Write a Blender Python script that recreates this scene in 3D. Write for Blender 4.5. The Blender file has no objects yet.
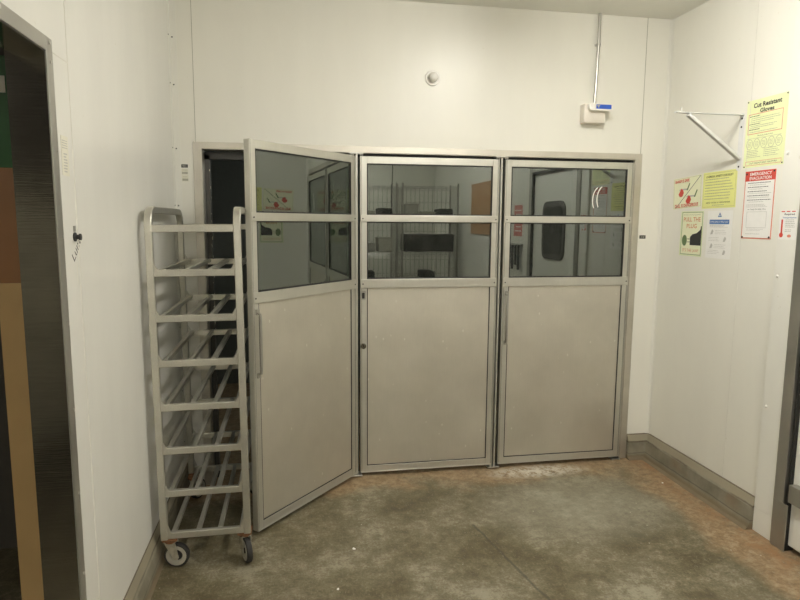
import bpy, bmesh, math, random
from mathutils import Matrix, Vector
random.seed(7)
SC = bpy.context.scene
C = SC.collection
W, H = 3.0543, 2.889
YF = -6.6            # wall behind the camera

# ------------------------------------------------------------------ materials
def new_mat(name):
    m = bpy.data.materials.new(name); m.use_nodes = True
    nt = m.node_tree; b = nt.nodes['Principled BSDF']
    return m, nt, b
def N(nt, t, **k):
    n = nt.nodes.new(t)
    for a, v in k.items():
        if a in n.inputs: n.inputs[a].default_value = v
        else: setattr(n, a, v)
    return n
def ramp(nt, src, stops):
    r = nt.nodes.new('ShaderNodeValToRGB'); nt.links.new(src, r.inputs[0])
    e = r.color_ramp.elements
    while len(e) < len(stops): e.new(.5)
    for i, (p, c) in enumerate(stops):
        e[i].position = p; e[i].color = (*c, 1) if len(c) == 3 else c
    return r.outputs[0]
def mixc(nt, fac, a, b, mode='MIX'):
    n = nt.nodes.new('ShaderNodeMix'); n.data_type = 'RGBA'; n.blend_type = mode
    for s, v in ((0, fac), (6, a), (7, b)):
        if isinstance(v, (int, float)): n.inputs[s].default_value = v
        elif isinstance(v, tuple): n.inputs[s].default_value = (*v, 1)
        else: nt.links.new(v, n.inputs[s])
    return n.outputs[2]
def math_(nt, op, a, b=None, c=None):
    n = nt.nodes.new('ShaderNodeMath'); n.operation = op
    for i, v in enumerate((a, b, c)):
        if v is None: continue
        if isinstance(v, (int, float)): n.inputs[i].default_value = v
        else: nt.links.new(v, n.inputs[i])
    return n.outputs[0]
def coords(nt, scale=(1, 1, 1)):
    g = nt.nodes.new('ShaderNodeNewGeometry')
    mp = nt.nodes.new('ShaderNodeMapping'); mp.inputs['Scale'].default_value = scale
    nt.links.new(g.outputs['Position'], mp.inputs[0]); return mp.outputs[0]
def noise(nt, vec, s, d=4, r=.55):
    n = nt.nodes.new('ShaderNodeTexNoise'); nt.links.new(vec, n.inputs['Vector'])
    n.inputs['Scale'].default_value = s; n.inputs['Detail'].default_value = d; n.inputs['Roughness'].default_value = r
    return n.outputs['Fac']
def bump(nt, b, h, strength=.2, dist=.002):
    n = nt.nodes.new('ShaderNodeBump'); n.inputs['Strength'].default_value = strength
    n.inputs['Distance'].default_value = dist
    nt.links.new(h, n.inputs['Height']); nt.links.new(n.outputs[0], b.inputs['Normal'])

def simple(name, col, rough=.5, metal=0., var=.06, scale=30):
    m, nt, b = new_mat(name)
    v = coords(nt); f = noise(nt, v, scale, 3)
    lo = tuple(max(0, c * (1 - var)) for c in col); hi = tuple(min(1, c * (1 + var)) for c in col)
    nt.links.new(ramp(nt, f, [(.3, lo), (.7, hi)]), b.inputs['Base Color'])
    b.inputs['Roughness'].default_value = rough; b.inputs['Metallic'].default_value = metal
    return m

def panel_mat(name, col, rough=.3, streak=.03):
    """enamelled insulated wall panel, slightly wavy and scuffed"""
    m, nt, b = new_mat(name)
    f = noise(nt, coords(nt, (1, 1, .25)), 5, 4)
    lo = tuple(c * (1 - streak) for c in col)
    base = ramp(nt, f, [(.35, lo), (.65, col)])
    sp = noise(nt, coords(nt), 38, 2, .5)
    base = mixc(nt, ramp(nt, sp, [(.74, (0, 0, 0)), (.79, (.5, .5, .5))]), base, (col[0]*.8, col[1]*.77, col[2]*.68))
    nt.links.new(base, b.inputs['Base Color'])
    b.inputs['Roughness'].default_value = rough
    b.inputs['Specular IOR Level'].default_value = .5
    h = math_(nt, 'ADD', noise(nt, coords(nt), 260, 2), math_(nt, 'MULTIPLY', noise(nt, coords(nt), 4, 1), 6.0))
    bump(nt, b, h, .22, .0012)
    return m

M_wall = panel_mat('wall_enamel', (.82, .805, .725), .37)
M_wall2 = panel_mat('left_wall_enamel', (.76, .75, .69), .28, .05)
M_trimw = panel_mat('trim_enamel', (.81, .80, .73), .3)
M_ceil = panel_mat('ceiling_enamel', (.84, .83, .76), .4)
M_seam = simple('seam_sealant', (.40, .39, .32), .6)
M_seaml = simple('faint_seam', (.73, .715, .64), .5)

def steel(name, col, rough=.38, metal=.85, brush=(1, 1, 60), blotch=.07, specks=True):
    m, nt, b = new_mat(name)
    g = noise(nt, coords(nt, (1, 1, 1)), 3.5, 5, .6)
    fine = noise(nt, coords(nt, brush), 9, 3, .6)
    mm = math_(nt, 'ADD', math_(nt, 'MULTIPLY', g, .7), math_(nt, 'MULTIPLY', fine, .3))
    lo = tuple(c * (1 - blotch) for c in col); hi = tuple(min(1, c * (1 + blotch)) for c in col)
    base = ramp(nt, mm, [(.35, lo), (.65, hi)])
    if specks:
        vo = nt.nodes.new('ShaderNodeTexVoronoi'); nt.links.new(coords(nt, (1, 1, .6)), vo.inputs['Vector'])
        vo.inputs['Scale'].default_value = 17
        mask = ramp(nt, vo.outputs['Distance'], [(.06, (1, 1, 1)), (.10, (0, 0, 0))])
        gate = ramp(nt, noise(nt, coords(nt), 6, 1), [(.47, (0, 0, 0)), (.55, (.9, .9, .9))])
        base = mixc(nt, mixc(nt, 1.0, mask, gate, 'MULTIPLY'), base, (.78, .76, .68))
    nt.links.new(base, b.inputs['Base Color'])
    b.inputs['Metallic'].default_value = metal
    nt.links.new(ramp(nt, mm, [(.3, (rough*.85,)*3), (.7, (min(1, rough*1.15),)*3)]), b.inputs['Roughness'])
    h = math_(nt, 'ADD', math_(nt, 'MULTIPLY', noise(nt, coords(nt), 7, 2), 3.0), fine)
    bump(nt, b, h, .12, .002)
    return m
M_panel = steel('stainless_door_sheet', (.64, .61, .53), .44, .74, (50, 50, 1))
M_frame = steel('aluminium_door_frame', (.59, .58, .52), .38, .76, (60, 60, 1), .08, False)
M_jambtrim = steel('opening_steel_trim', (.60, .57, .50), .42, .8, (1, 1, 1), .1, False)
M_rack = steel('rack_aluminium', (.56, .545, .48), .36, .78, (20, 20, 20), .12, False)
M_darksteel = steel('dark_polished_steel', (.28, .265, .23), .15, .95, (1, 1, 30), .25, False)
M_greysteel = steel('grey_steel', (.40, .39, .35), .42, .8, (1, 1, 1), .1, False)
M_zinc = steel('zinc_pipe', (.55, .54, .50), .3, .9, (1, 1, 1), .08, False)
M_black = simple('black_gasket', (.018, .017, .015), .6)
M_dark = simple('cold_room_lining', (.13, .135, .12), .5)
M_darkscr = simple('dark_inner_frame', (.075, .073, .066), .4)
M_white = simple('white_glare', (.82, .80, .74), .35, 0, .02)
M_cream = simple('cream_plastic', (.78, .73, .64), .4, 0, .02)
M_whitep = simple('white_painted_steel', (.74, .74, .72), .35, 0, .02)
M_rust = simple('rusted_plate', (.26, .125, .06), .75, .2, .4, 60)
M_caster = simple('worn_zinc_fork', (.45, .42, .34), .5, .5, .2, 50)
M_tyre = simple('dark_rubber', (.03, .028, .025), .7)
M_hub = simple('grey_wheel_disc', (.42, .40, .33), .55, 0, .12, 40)
M_ink = simple('ink', (.03, .03, .028), .6)
M_pencil = simple('marker_ink', (.10, .10, .10), .6)
M_inkl = simple('faded_ink', (.38, .38, .27), .6)
M_inkg = simple('grey_ink', (.50, .49, .45), .6)
M_red = simple('print_red', (.62, .07, .045), .45)
M_redl = simple('print_light_red', (.70, .25, .17), .45)
M_orange = simple('print_orange', (.62, .24, .08), .45)
M_blue = simple('print_blue', (.06, .17, .42), .4)
M_bluel = simple('label_blue', (.025, .10, .52), .3)
M_green = simple('print_green', (.14, .22, .09), .5)
M_yg = simple('paper_yellow_green', (.82, .87, .50), .35, 0, .02)
M_yel = simple('paper_yellow', (.80, .81, .30), .4, 0, .02)
M_py = simple('paper_pale_yellow', (.83, .84, .60), .4, 0, .02)
M_pg = simple('paper_pale_green', (.72, .78, .50), .4, 0, .02)
M_paper = simple('paper_white', (.86, .85, .81), .4, 0, .02)
M_papert = simple('aged_paper', (.74, .72, .60), .5, 0, .04)
M_tan = simple('tan_board', (.56, .38, .17), .5, 0, .06, 5)
M_brown = simple('brown_board', (.30, .15, .065), .5, 0, .1, 5)
M_greenb = simple('green_board', (.02, .10, .025), .5, 0, .1, 6)
M_rosy = simple('orange_brown_board', (.44, .25, .12), .6)
M_wire = simple('chrome_wire', (.55, .54, .52), .3, .9)
M_steelg = simple('sticker_grey', (.42, .41, .33), .5)
M_rubber = simple('black_rubber_gloves', (.03, .03, .03), .6)
M_pink = simple('faded_pink_sign', (.65, .22, .19), .5)

def curb_mat():
    m, nt, b = new_mat('cement_curb')
    n1 = noise(nt, coords(nt), 6, 6, .65); n2 = noise(nt, coords(nt), 2.2, 4, .6)
    base = ramp(nt, n1, [(.3, (.165, .15, .105)), (.7, (.29, .27, .205))])
    base = mixc(nt, ramp(nt, n2, [(.55, (0, 0, 0)), (.7, (.55, .55, .55))]), base, (.25, .15, .075))
    sp = nt.nodes.new('ShaderNodeSeparateXYZ'); nt.links.new(coords(nt), sp.inputs[0]); Z = sp.outputs[2]
    zz = math_(nt, 'ADD', Z, math_(nt, 'MULTIPLY', math_(nt, 'SUBTRACT', noise(nt, coords(nt), 9, 4), .5), .016))
    base = mixc(nt, ramp(nt, zz, [(.122, (0, 0, 0)), (.132, (.85,)*3)]), base, (.29, .255, .18))
    grime = math_(nt, 'MULTIPLY', math_(nt, 'SUBTRACT', 1.0, math_(nt, 'MINIMUM', math_(nt, 'MULTIPLY', math_(nt, 'ABSOLUTE', math_(nt, 'SUBTRACT', zz, .124)), 160.0), 1.0)), ramp(nt, noise(nt, coords(nt), 4, 3), [(.4, (.1,)*3), (.6, (.9,)*3)]))
    base = mixc(nt, grime, base, (.07, .045, .025))
    base = mixc(nt, ramp(nt, zz, [(.022, (.8,)*3), (.045, (0, 0, 0))]), base, (.17, .125, .07))
    base = mixc(nt, math_(nt, 'MULTIPLY', math_(nt, 'SUBTRACT', 1.0, math_(nt, 'MINIMUM', math_(nt, 'MULTIPLY', math_(nt, 'ABSOLUTE', math_(nt, 'SUBTRACT', zz, .046)), 220.0), 1.0)), .6), base, (.06, .05, .035))
    grime2 = math_(nt, 'MULTIPLY', math_(nt, 'GREATER_THAN', Z, .1665), .8)
    base = mixc(nt, grime2, base, (.09, .065, .04))
    nt.links.new(base, b.inputs['Base Color']); b.inputs['Roughness'].default_value = .7
    bump(nt, b, n1, .4, .004); return m
M_curb = curb_mat()

def floor_mat():
    m, nt, b = new_mat('stained_concrete')
    v = coords(nt)
    a = noise(nt, v, 2.6, 8, .68); f = noise(nt, v, 19, 7, .78); g = noise(nt, v, 90, 3, .7)
    s = math_(nt, 'ADD', math_(nt, 'MULTIPLY', a, .50), math_(nt, 'ADD', math_(nt, 'MULTIPLY', f, .34), math_(nt, 'MULTIPLY', g, .16)))
    base = ramp(nt, s, [(.40, (.078, .064, .034)), (.465, (.118, .097, .052)), (.52, (.170, .147, .092)), (.59, (.29, .265, .19))])
    sep = nt.nodes.new('ShaderNodeSeparateXYZ'); nt.links.new(v, sep.inputs[0])
    X, Y = sep.outputs[0], sep.outputs[1]
    # light worn traffic area to the right of the middle
    dx = math_(nt, 'MULTIPLY', math_(nt, 'SUBTRACT', X, 2.25), 1.5); dy = math_(nt, 'MULTIPLY', math_(nt, 'ADD', Y, .62), 2.2)
    r2 = math_(nt, 'ADD', math_(nt, 'MULTIPLY', dx, dx), math_(nt, 'MULTIPLY', dy, dy))
    worn = math_(nt, 'MULTIPLY', math_(nt, 'MAXIMUM', math_(nt, 'SUBTRACT', 1.0, r2), 0.0), math_(nt, 'MULTIPLY', f, 1.0))
    base = mixc(nt, worn, base, (.36, .34, .265))
    # rust and clay stains along the threshold and the right curb
    wob = math_(nt, 'MULTIPLY', math_(nt, 'SUBTRACT', noise(nt, v, 3.2, 5, .6), .5), .55)
    band1 = ramp(nt, math_(nt, 'ADD', Y, wob), [(0.0, (0, 0, 0)), (.001, (0, 0, 0)), (1, (0, 0, 0))])
    ys = math_(nt, 'ADD', math_(nt, 'ADD', Y, 1.0), wob)          # 1 at the doors
    b1 = ramp(nt, ys, [(.70, (0, 0, 0)), (.86, (1, 1, 1))])
    xs = math_(nt, 'ADD', math_(nt, 'SUBTRACT', X, 2.2), math_(nt, 'MULTIPLY', wob, .5))
    b2 = ramp(nt, xs, [(.50, (0, 0, 0)), (.60, (1, 1, 1))])
    both = mixc(nt, 1.0, b1, b2, 'LIGHTEN')
    xr = ramp(nt, math_(nt, 'ADD', math_(nt, 'SUBTRACT', X, 2.2), math_(nt, 'MULTIPLY', wob, .35)), [(.64, (0, 0, 0)), (.76, (1, 1, 1))])
    orange = mixc(nt, 1.0, xr, ramp(nt, noise(nt, coords(nt, (1, .8, 1)), 4.5, 6, .7), [(.44, (0, 0, 0)), (.60, (.95,)*3)]), 'MULTIPLY')
    patch = ramp(nt, noise(nt, v, 3.4, 6, .68), [(.34, (0.35,)*3), (.50, (1,)*3)])
    fac = mixc(nt, 1.0, both, patch, 'MULTIPLY')
    rusty = ramp(nt, f, [(.35, (.17, .112, .055)), (.5, (.29, .20, .112)), (.65, (.40, .32, .21))])
    base = mixc(nt, fac, base, rusty)
    base = mixc(nt, orange, base, (.31, .165, .075))
    # pale chalky spill by the middle of the threshold
    px_ = math_(nt, 'MULTIPLY', math_(nt, 'SUBTRACT', X, 2.2), 2.6); py_ = math_(nt, 'MULTIPLY', math_(nt, 'ADD', Y, .12), 9.0)
    q = math_(nt, 'SUBTRACT', 1.0, math_(nt, 'ADD', math_(nt, 'MULTIPLY', px_, px_), math_(nt, 'MULTIPLY', py_, py_)))
    q = math_(nt, 'MULTIPLY', math_(nt, 'MAXIMUM', q, 0.0), ramp(nt, noise(nt, v, 22, 6, .75), [(.42, (0, 0, 0)), (.54, (1,)*3)]))
    base = mixc(nt, q, base, (.62, .58, .49))
    # long scratch: distance to the segment (1.583,-.74)-(1.709,-1.40)
    ax, ay, bx_, by_ = 1.583, -.74, 1.735, -1.50
    L2 = (bx_-ax)**2 + (by_-ay)**2
    t = math_(nt, 'DIVIDE', math_(nt, 'ADD', math_(nt, 'MULTIPLY', math_(nt, 'SUBTRACT', X, ax), bx_-ax), math_(nt, 'MULTIPLY', math_(nt, 'SUBTRACT', Y, ay), by_-ay)), L2)
    t = math_(nt, 'MINIMUM', math_(nt, 'MAXIMUM', t, 0.0), 1.0)
    ex = math_(nt, 'SUBTRACT', math_(nt, 'SUBTRACT', X, ax), math_(nt, 'MULTIPLY', t, bx_-ax))
    ey = math_(nt, 'SUBTRACT', math_(nt, 'SUBTRACT', Y, ay), math_(nt, 'MULTIPLY', t, by_-ay))
    ex = math_(nt, 'ADD', ex, math_(nt, 'MULTIPLY', math_(nt, 'SUBTRACT', noise(nt, v, 8, 3), .5), .03))
    d = math_(nt, 'SQRT', math_(nt, 'ADD', math_(nt, 'MULTIPLY', ex, ex), math_(nt, 'MULTIPLY', ey, ey)))
    base = mixc(nt, ramp(nt, d, [(.003, (.75,)*3), (.010, (0, 0, 0))]), base, (.06, .055, .035))
    # fine scuffs, pale and dark, and scattered paint flecks
    sc = noise(nt, coords(nt, (3, 1, 1)), 30, 5, .8)
    base = mixc(nt, ramp(nt, sc, [(.57, (0, 0, 0)), (.68, (.5,)*3)]), base, (.38, .365, .30))
    sc2 = noise(nt, coords(nt, (1, 3, 1)), 22, 5, .8)
    base = mixc(nt, ramp(nt, sc2, [(.58, (0, 0, 0)), (.68, (.6,)*3)]), base, (.055, .05, .03))
    vo = nt.nodes.new('ShaderNodeTexVoronoi'); nt.links.new(v, vo.inputs['Vector']); vo.inputs['Scale'].default_value = 9
    base = mixc(nt, ramp(nt, vo.outputs['Distance'], [(.025, (.8,)*3), (.04, (0, 0, 0))]), base, (.55, .53, .45))
    nt.links.new(base, b.inputs['Base Color'])
    nt.links.new(ramp(nt, f, [(.3, (.42,)*3), (.7, (.68,)*3)]), b.inputs['Roughness'])
    b.inputs['Specular IOR Level'].default_value = .35
    bump(nt, b, s, .35, .006)
    return m
M_floor = floor_mat()

def glass_mat(name, tint, refl):
    m = bpy.data.materials.new(name); m.use_nodes = True; nt = m.node_tree
    nt.nodes.clear()
    out = nt.nodes.new('ShaderNodeOutputMaterial')
    tr = nt.nodes.new('ShaderNodeBsdfTransparent'); tr.inputs[0].default_value = (*tint, 1)
    gl = nt.nodes.new('ShaderNodeBsdfGlossy'); gl.inputs['Roughness'].default_value = .012
    gl.inputs['Color'].default_value = (.92, 1, .96, 1)
    df = nt.nodes.new('ShaderNodeBsdfDiffuse'); df.inputs[0].default_value = (.30, .31, .27, 1)
    lw = nt.nodes.new('ShaderNodeLayerWeight'); lw.inputs[0].default_value = .35
    fac = math_(nt, 'ADD', math_(nt, 'MULTIPLY', lw.outputs['Fresnel'], .8), refl)
    h = nt.nodes.new('ShaderNodeBump'); h.inputs['Strength'].default_value = .05; h.inputs['Distance'].default_value = .002
    nt.links.new(noise(nt, coords(nt), 5, 2), h.inputs['Height']); nt.links.new(h.outputs[0], gl.inputs['Normal'])
    dirt = ramp(nt, noise(nt, coords(nt), 14, 5, .7), [(.4, (.03,)*3), (.75, (.14,)*3)])
    m0 = nt.nodes.new('ShaderNodeMixShader'); nt.links.new(dirt, m0.inputs[0])
    nt.links.new(tr.outputs[0], m0.inputs[1]); nt.links.new(df.outputs[0], m0.inputs[2])
    m1 = nt.nodes.new('ShaderNodeMixShader'); nt.links.new(fac, m1.inputs[0])
    nt.links.new(m0.outputs[0], m1.inputs[1]); nt.links.new(gl.outputs[0], m1.inputs[2])
    nt.links.new(m1.outputs[0], out.inputs[0]); return m
M_glass = glass_mat('dark_tinted_glass', (.30, .31, .28), .15)

def emit_mat(name, col, s):
    m, nt, b = new_mat(name)
    b.inputs['Emission Color'].default_value = (*col, 1); b.inputs['Emission Strength'].default_value = s
    b.inputs['Base Color'].default_value = (.9, .9, .85, 1); return m
M_tube = emit_mat('lit_diffuser', (1, .966, .905), 88)
M_tube2 = emit_mat('lit_diffuser_rear', (1, .966, .905), 47)

M_fill_cold = emit_mat('fill_glow_cold_room', (.95, 1, .92), 28)
M_fill_side = emit_mat('fill_glow_side_room', (1, .93, .78), 32)
# ------------------------------------------------------------------ mesh helpers
class MB:
    def __init__(s): s.bm = bmesh.new()
    def _add(s, tmp, M=None):
        if M is not None: bmesh.ops.transform(tmp, matrix=M, verts=tmp.verts)
        me = bpy.data.meshes.new('t'); tmp.to_mesh(me); tmp.free(); s.bm.from_mesh(me); bpy.data.meshes.remove(me)
    def box(s, x0, x1, y0, y1, z0, z1, bev=0., M=None, seg=2):
        t = bmesh.new(); bmesh.ops.create_cube(t, size=1)
        for v in t.verts:
            v.co = Vector(((x0+x1)/2 + v.co.x*(x1-x0), (y0+y1)/2 + v.co.y*(y1-y0), (z0+z1)/2 + v.co.z*(z1-z0)))
        if bev: bmesh.ops.bevel(t, geom=t.edges[:], offset=bev, segments=seg, affect='EDGES', profile=.5)
        s._add(t, M); return s
    def tube(s, pts, r, n=10, sq=None, up=Vector((0, 0, 1)), cap=True):
        """swept round tube, or flat bar when sq=(half width, half height)"""
        pts = [Vector(p) for p in pts]; t = bmesh.new(); rings = []
        for i, p in enumerate(pts):
            a = pts[max(0, i-1)]; b = pts[min(len(pts)-1, i+1)]; d = (b-a).normalized()
            u = up if abs(d.dot(up)) < .98 else Vector((1, 0, 0))
            if sq:
                e1 = sq[2] if len(sq) > 2 else d.cross(u).normalized()
                e2 = e1.cross(d).normalized()
                co = [(-1, -1), (1, -1), (1, 1), (-1, 1)]
                k = .22
                cs = []
                for (cx_, cy_), (nx, ny) in zip(co, co[1:] + co[:1]):
                    cs += [(cx_ + (nx-cx_)*k/2, cy_ + (ny-cy_)*k/2), (nx - (nx-cx_)*k/2, ny - (ny-cy_)*k/2)]
                rings.append([t.verts.new(p + e1*sq[0]*c[0] + e2*sq[1]*c[1]) for c in cs])
            else:
                e1 = d.cross(u).normalized(); e2 = e1.cross(d).normalized()
                rings.append([t.verts.new(p + e1*r*math.cos(2*math.pi*k/n) + e2*r*math.sin(2*math.pi*k/n)) for k in range(n)])
        m = len(rings[0])
        for A, B in zip(rings, rings[1:]):
            for k in range(m): t.faces.new((A[k], A[(k+1) % m], B[(k+1) % m], B[k]))
        if cap: t.faces.new(rings[0][::-1]); t.faces.new(rings[-1])
        bmesh.ops.recalc_face_normals(t, faces=t.faces[:])
        s._add(t); return s
    def lathe(s, prof, n=32, M=None):
        """profile of (radius, height) turned about local z"""
        t = bmesh.new(); rings = []
        for r, z in prof:
            if r < 1e-6: rings.append([t.verts.new((0, 0, z))])
            else: rings.append([t.verts.new((r*math.cos(2*math.pi*k/n), r*math.sin(2*math.pi*k/n), z)) for k in range(n)])
        for A, B in zip(rings, rings[1:]):
            for k in range(n):
                if len(A) == 1 and len(B) == 1: continue
                if len(A) == 1: t.faces.new((A[0], B[k], B[(k+1) % n]))
                elif len(B) == 1: t.faces.new((A[k], A[(k+1) % n], B[0]))
                else: t.faces.new((A[k], A[(k+1) % n], B[(k+1) % n], B[k]))
        bmesh.ops.recalc_face_normals(t, faces=t.faces[:])
        s._add(t, M); return s
    def prism(s, poly, d0, d1, M=None):
        """polygon in local xy extruded from z=d0 to z=d1"""
        t = bmesh.new()
        a = [t.verts.new((x, y, d0)) for x, y in poly]; b = [t.verts.new((x, y, d1)) for x, y in poly]
        t.faces.new(a[::-1]); t.faces.new(b); n = len(poly)
        for k in range(n): t.faces.new((a[k], a[(k+1) % n], b[(k+1) % n], b[k]))
        bmesh.ops.recalc_face_normals(t, faces=t.faces[:])
        s._add(t, M); return s
    def build(s, name, mat, parent=None, smooth=False):
        me = bpy.data.meshes.new(name); s.bm.to_mesh(me); s.bm.free()
        me.materials.append(mat)
        if smooth:
            for p in me.polygons: p.use_smooth = True
            try: me.set_sharp_from_angle(angle=math.radians(40))
            except Exception: pass
        o = bpy.data.objects.new(name, me); C.objects.link(o)
        if parent: o.parent = parent
        return o

def empty(name, M=None, parent=None):
    o = bpy.data.objects.new(name, None); C.objects.link(o); o.empty_display_size = .1
    if M is not None: o.matrix_world = M
    if parent: o.parent = parent
    return o
def tag(o, label=None, cat=None, group=None, kind=None):
    if label: o['label'] = label
    if cat: o['category'] = cat
    if group: o['group'] = group
    if kind: o['kind'] = kind
    return o
def struct(o): o['kind'] = 'structure'; return o
def sbox(name, mat, *b, parent=None, bev=0.):
    o = MB().box(*b, bev=bev).build(name, mat, parent)
    return struct(o) if not parent else o
def text(body, mat, parent, name, u, v, w, h, z=.0017, bold=.0, align='CENTER', M=None):
    """flat printed lettering fitted to w x h, centred at (u, v) on the parent's local xy"""
    cu = bpy.data.curves.new('t', 'FONT'); cu.body = body; cu.size = 1; cu.offset = bold
    cu.align_x = align; cu.resolution_u = 3
    to = bpy.data.objects.new('t', cu); C.objects.link(to)
    dg = bpy.context.evaluated_depsgraph_get(); dg.update()
    me = bpy.data.meshes.new_from_object(to.evaluated_get(dg)); bpy.data.objects.remove(to); bpy.data.curves.remove(cu)
    xs = [q.co.x for q in me.vertices]; ys = [q.co.y for q in me.vertices]
    sx = w/(max(xs)-min(xs)); sy = h/(max(ys)-min(ys)); mx = (max(xs)+min(xs))/2; my = (max(ys)+min(ys))/2
    for q in me.vertices: q.co = Vector(((q.co.x-mx)*sx+u, (q.co.y-my)*sy+v, z))
    me.materials.clear(); me.materials.append(mat); me.name = name
    if M is not None: me.transform(M)
    o = bpy.data.objects.new(name, me); C.objects.link(o); o.parent = parent
    return o

# ------------------------------------------------------------------ room shell
T = .10
sbox('floor', M_floor, -2.6, W+.9, YF-.1, 2.5, -.1, 0)
sbox('ceiling', M_ceil, -.1, W+T, YF-.1, T, H, H+.08)
m = MB()
FX0, FX1, FZ = .148, 2.846, 2.015
m.box(-.1, FX0-.002, 0, T, 0, H).box(FX1+.002, W+T, 0, T, 0, H).box(FX0-.002, FX1+.002, 0, T, FZ+.002, H)
struct(m.build('wall_back', M_wall))
m = MB()
LY0, LY1, LZ = -1.833, -3.25, 2.064
m.box(-T, 0, LY0, 0, 0, H).box(-T, 0, LY1, LY0, LZ, H).box(-T, 0, YF, LY1, 0, H)
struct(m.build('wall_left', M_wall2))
m = MB()
RY0, RY1, RZ = -1.215, -2.20, 2.10
m.box(W, W+T, RY0, 0, 0, H).box(W, W+T, RY1, RY0, RZ, H).box(W, W+T, YF, RY1, 0, H)
struct(m.build('wall_right', M_wall))
sbox('wall_front', M_wall, -.1, W+T, YF-.1, YF, 0, H)
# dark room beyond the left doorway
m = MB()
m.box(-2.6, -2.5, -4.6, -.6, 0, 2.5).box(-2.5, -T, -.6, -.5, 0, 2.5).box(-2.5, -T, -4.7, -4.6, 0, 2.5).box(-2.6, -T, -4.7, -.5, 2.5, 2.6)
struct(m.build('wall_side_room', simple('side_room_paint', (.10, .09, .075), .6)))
# cold room behind the doors
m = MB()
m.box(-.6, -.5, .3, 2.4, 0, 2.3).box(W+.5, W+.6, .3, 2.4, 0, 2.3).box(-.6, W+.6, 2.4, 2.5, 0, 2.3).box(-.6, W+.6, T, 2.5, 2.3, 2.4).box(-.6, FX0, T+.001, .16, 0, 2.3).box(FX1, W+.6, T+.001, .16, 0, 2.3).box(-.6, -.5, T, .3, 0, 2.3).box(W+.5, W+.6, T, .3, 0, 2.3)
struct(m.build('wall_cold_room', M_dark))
# inner frame of the cold room seen in the gap
m = MB()
m.box(FX0+.0, FX0+.032, T+.002, T+.05, 0, 1.99).box(FX0, FX1, T+.002, T+.05, 1.965, FZ-.01)
struct(m.build('trim_4', M_darkscr))
m = MB()
for i in range(26):
    z = random.uniform(.9, 1.92); x = FX0 + .034 + random.uniform(-.006, .004)
    m.box(x, x+random.uniform(.001, .004), T-.001, T+.0015, z, z+random.uniform(.004, .022))
struct(m.build('trim_5', M_papert))

# stainless casing of the door bank: front face flush strips + reveals
m = MB()
ox0, ox1, oz = .1035, 2.8925, 2.0515
m.box(ox0, FX0, -.004, 0, 0, oz, .001).box(FX1, ox1, -.004, 0, 0, oz, .001).box(FX0, FX1, -.004, 0, FZ, oz, .001)
m.box(FX0-.002, FX0+.003, 0, T, 0, FZ).box(FX1-.003, FX1+.002, 0, T, 0, FZ).box(FX0, FX1, 0, T, FZ-.003, FZ+.002)
struct(m.build('trim_1', M_jambtrim))

# seams in the panel cladding (sealant lines standing a hair proud)
def seam(name, mat, *b): return sbox(name, mat, *b)
seam('trim_2', M_seam, .1175, .1205, -.0012, 0, oz, H)
seam('trim_3', M_seam, 2.879, 2.8825, -.0012, 0, oz, H)
seam('trim_6', M_seaml, W-.0012, W, -.7465, -.744, .17, H)
seam('trim_7', M_seaml, 0, .0012, -1.662, -1.659, .17, H)
seam('trim_8', M_seaml, 0, .0012, -1.785, -1.66, 2.072, 2.0745)
# corner angles with screws
def corner_strip(name, xs, side):
    m = MB()
    if side == 'L':
        m.box(0, .0018, -.062, 0, .17, H, .0008).box(0, .036, -.0018, 0, .17, H, .0008)
    else:
        m.box(W-.0018, W, -.022, 0, .17, H, .0008).box(W-.022, W, -.0018, 0, .17, H, .0008)
        m.tube([(W-.004, -.004, .17), (W-.004, -.004, H)], .004, 8)
    o = struct(m.build(name, M_trimw))
    if side == 'L':
        for z in (.30, .61, .99, 1.38, 1.69, 2.01, 2.36, 2.615):
            for M in (Matrix.Translation((.0018, -.048, z)) @ Matrix.Rotation(math.pi/2, 4, 'Y'),
                      Matrix.Translation((.013, -.0018, z)) @ Matrix.Rotation(math.pi/2, 4, 'X')):
                MB().lathe([(.0042, 0), (.0036, .0015), (0, .002)], 10, M).build('screw', M_ink, o, True)
    return o
corner_strip('trim_9', None, 'L'); corner_strip('trim_10', None, 'R')

# cement curbs
def curb_profile(prof, M, L, name):
    m = MB(); m.prism(prof, 0, L, M); return struct(m.build(name, M_curb))
# right wall: profile (out from wall, z) swept along y
Mr = Matrix(((-1, 0, 0, W), (0, 0, -1, 0), (0, 1, 0, 0), (0, 0, 0, 1)))
curb_profile([(0, 0), (.066, 0), (.046, .012), (.036, .040), (.031, .120), (.026, .126), (.004, .168), (0, .172)], Mr, 1.018, 'baseboard_right')
Ml = Matrix(((1, 0, 0, 0), (0, 0, -1, 0), (0, 1, 0, 0), (0, 0, 0, 1)))
curb_profile([(0, 0), (.036, 0), (.026, .02), (.020, .11), (.003, .168), (0, .172)], Ml, 1.785, 'baseboard_left')
Mb = Matrix(((0, 0, 1, ox1+.001), (-1, 0, 0, 0), (0, 1, 0, 0), (0, 0, 0, 1)))
curb_profile([(0, 0), (.05, 0), (.034, .02), (.028, .13), (.006, .168), (0, .172)], Mb, W-ox1-.002, 'baseboard_back')

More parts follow.
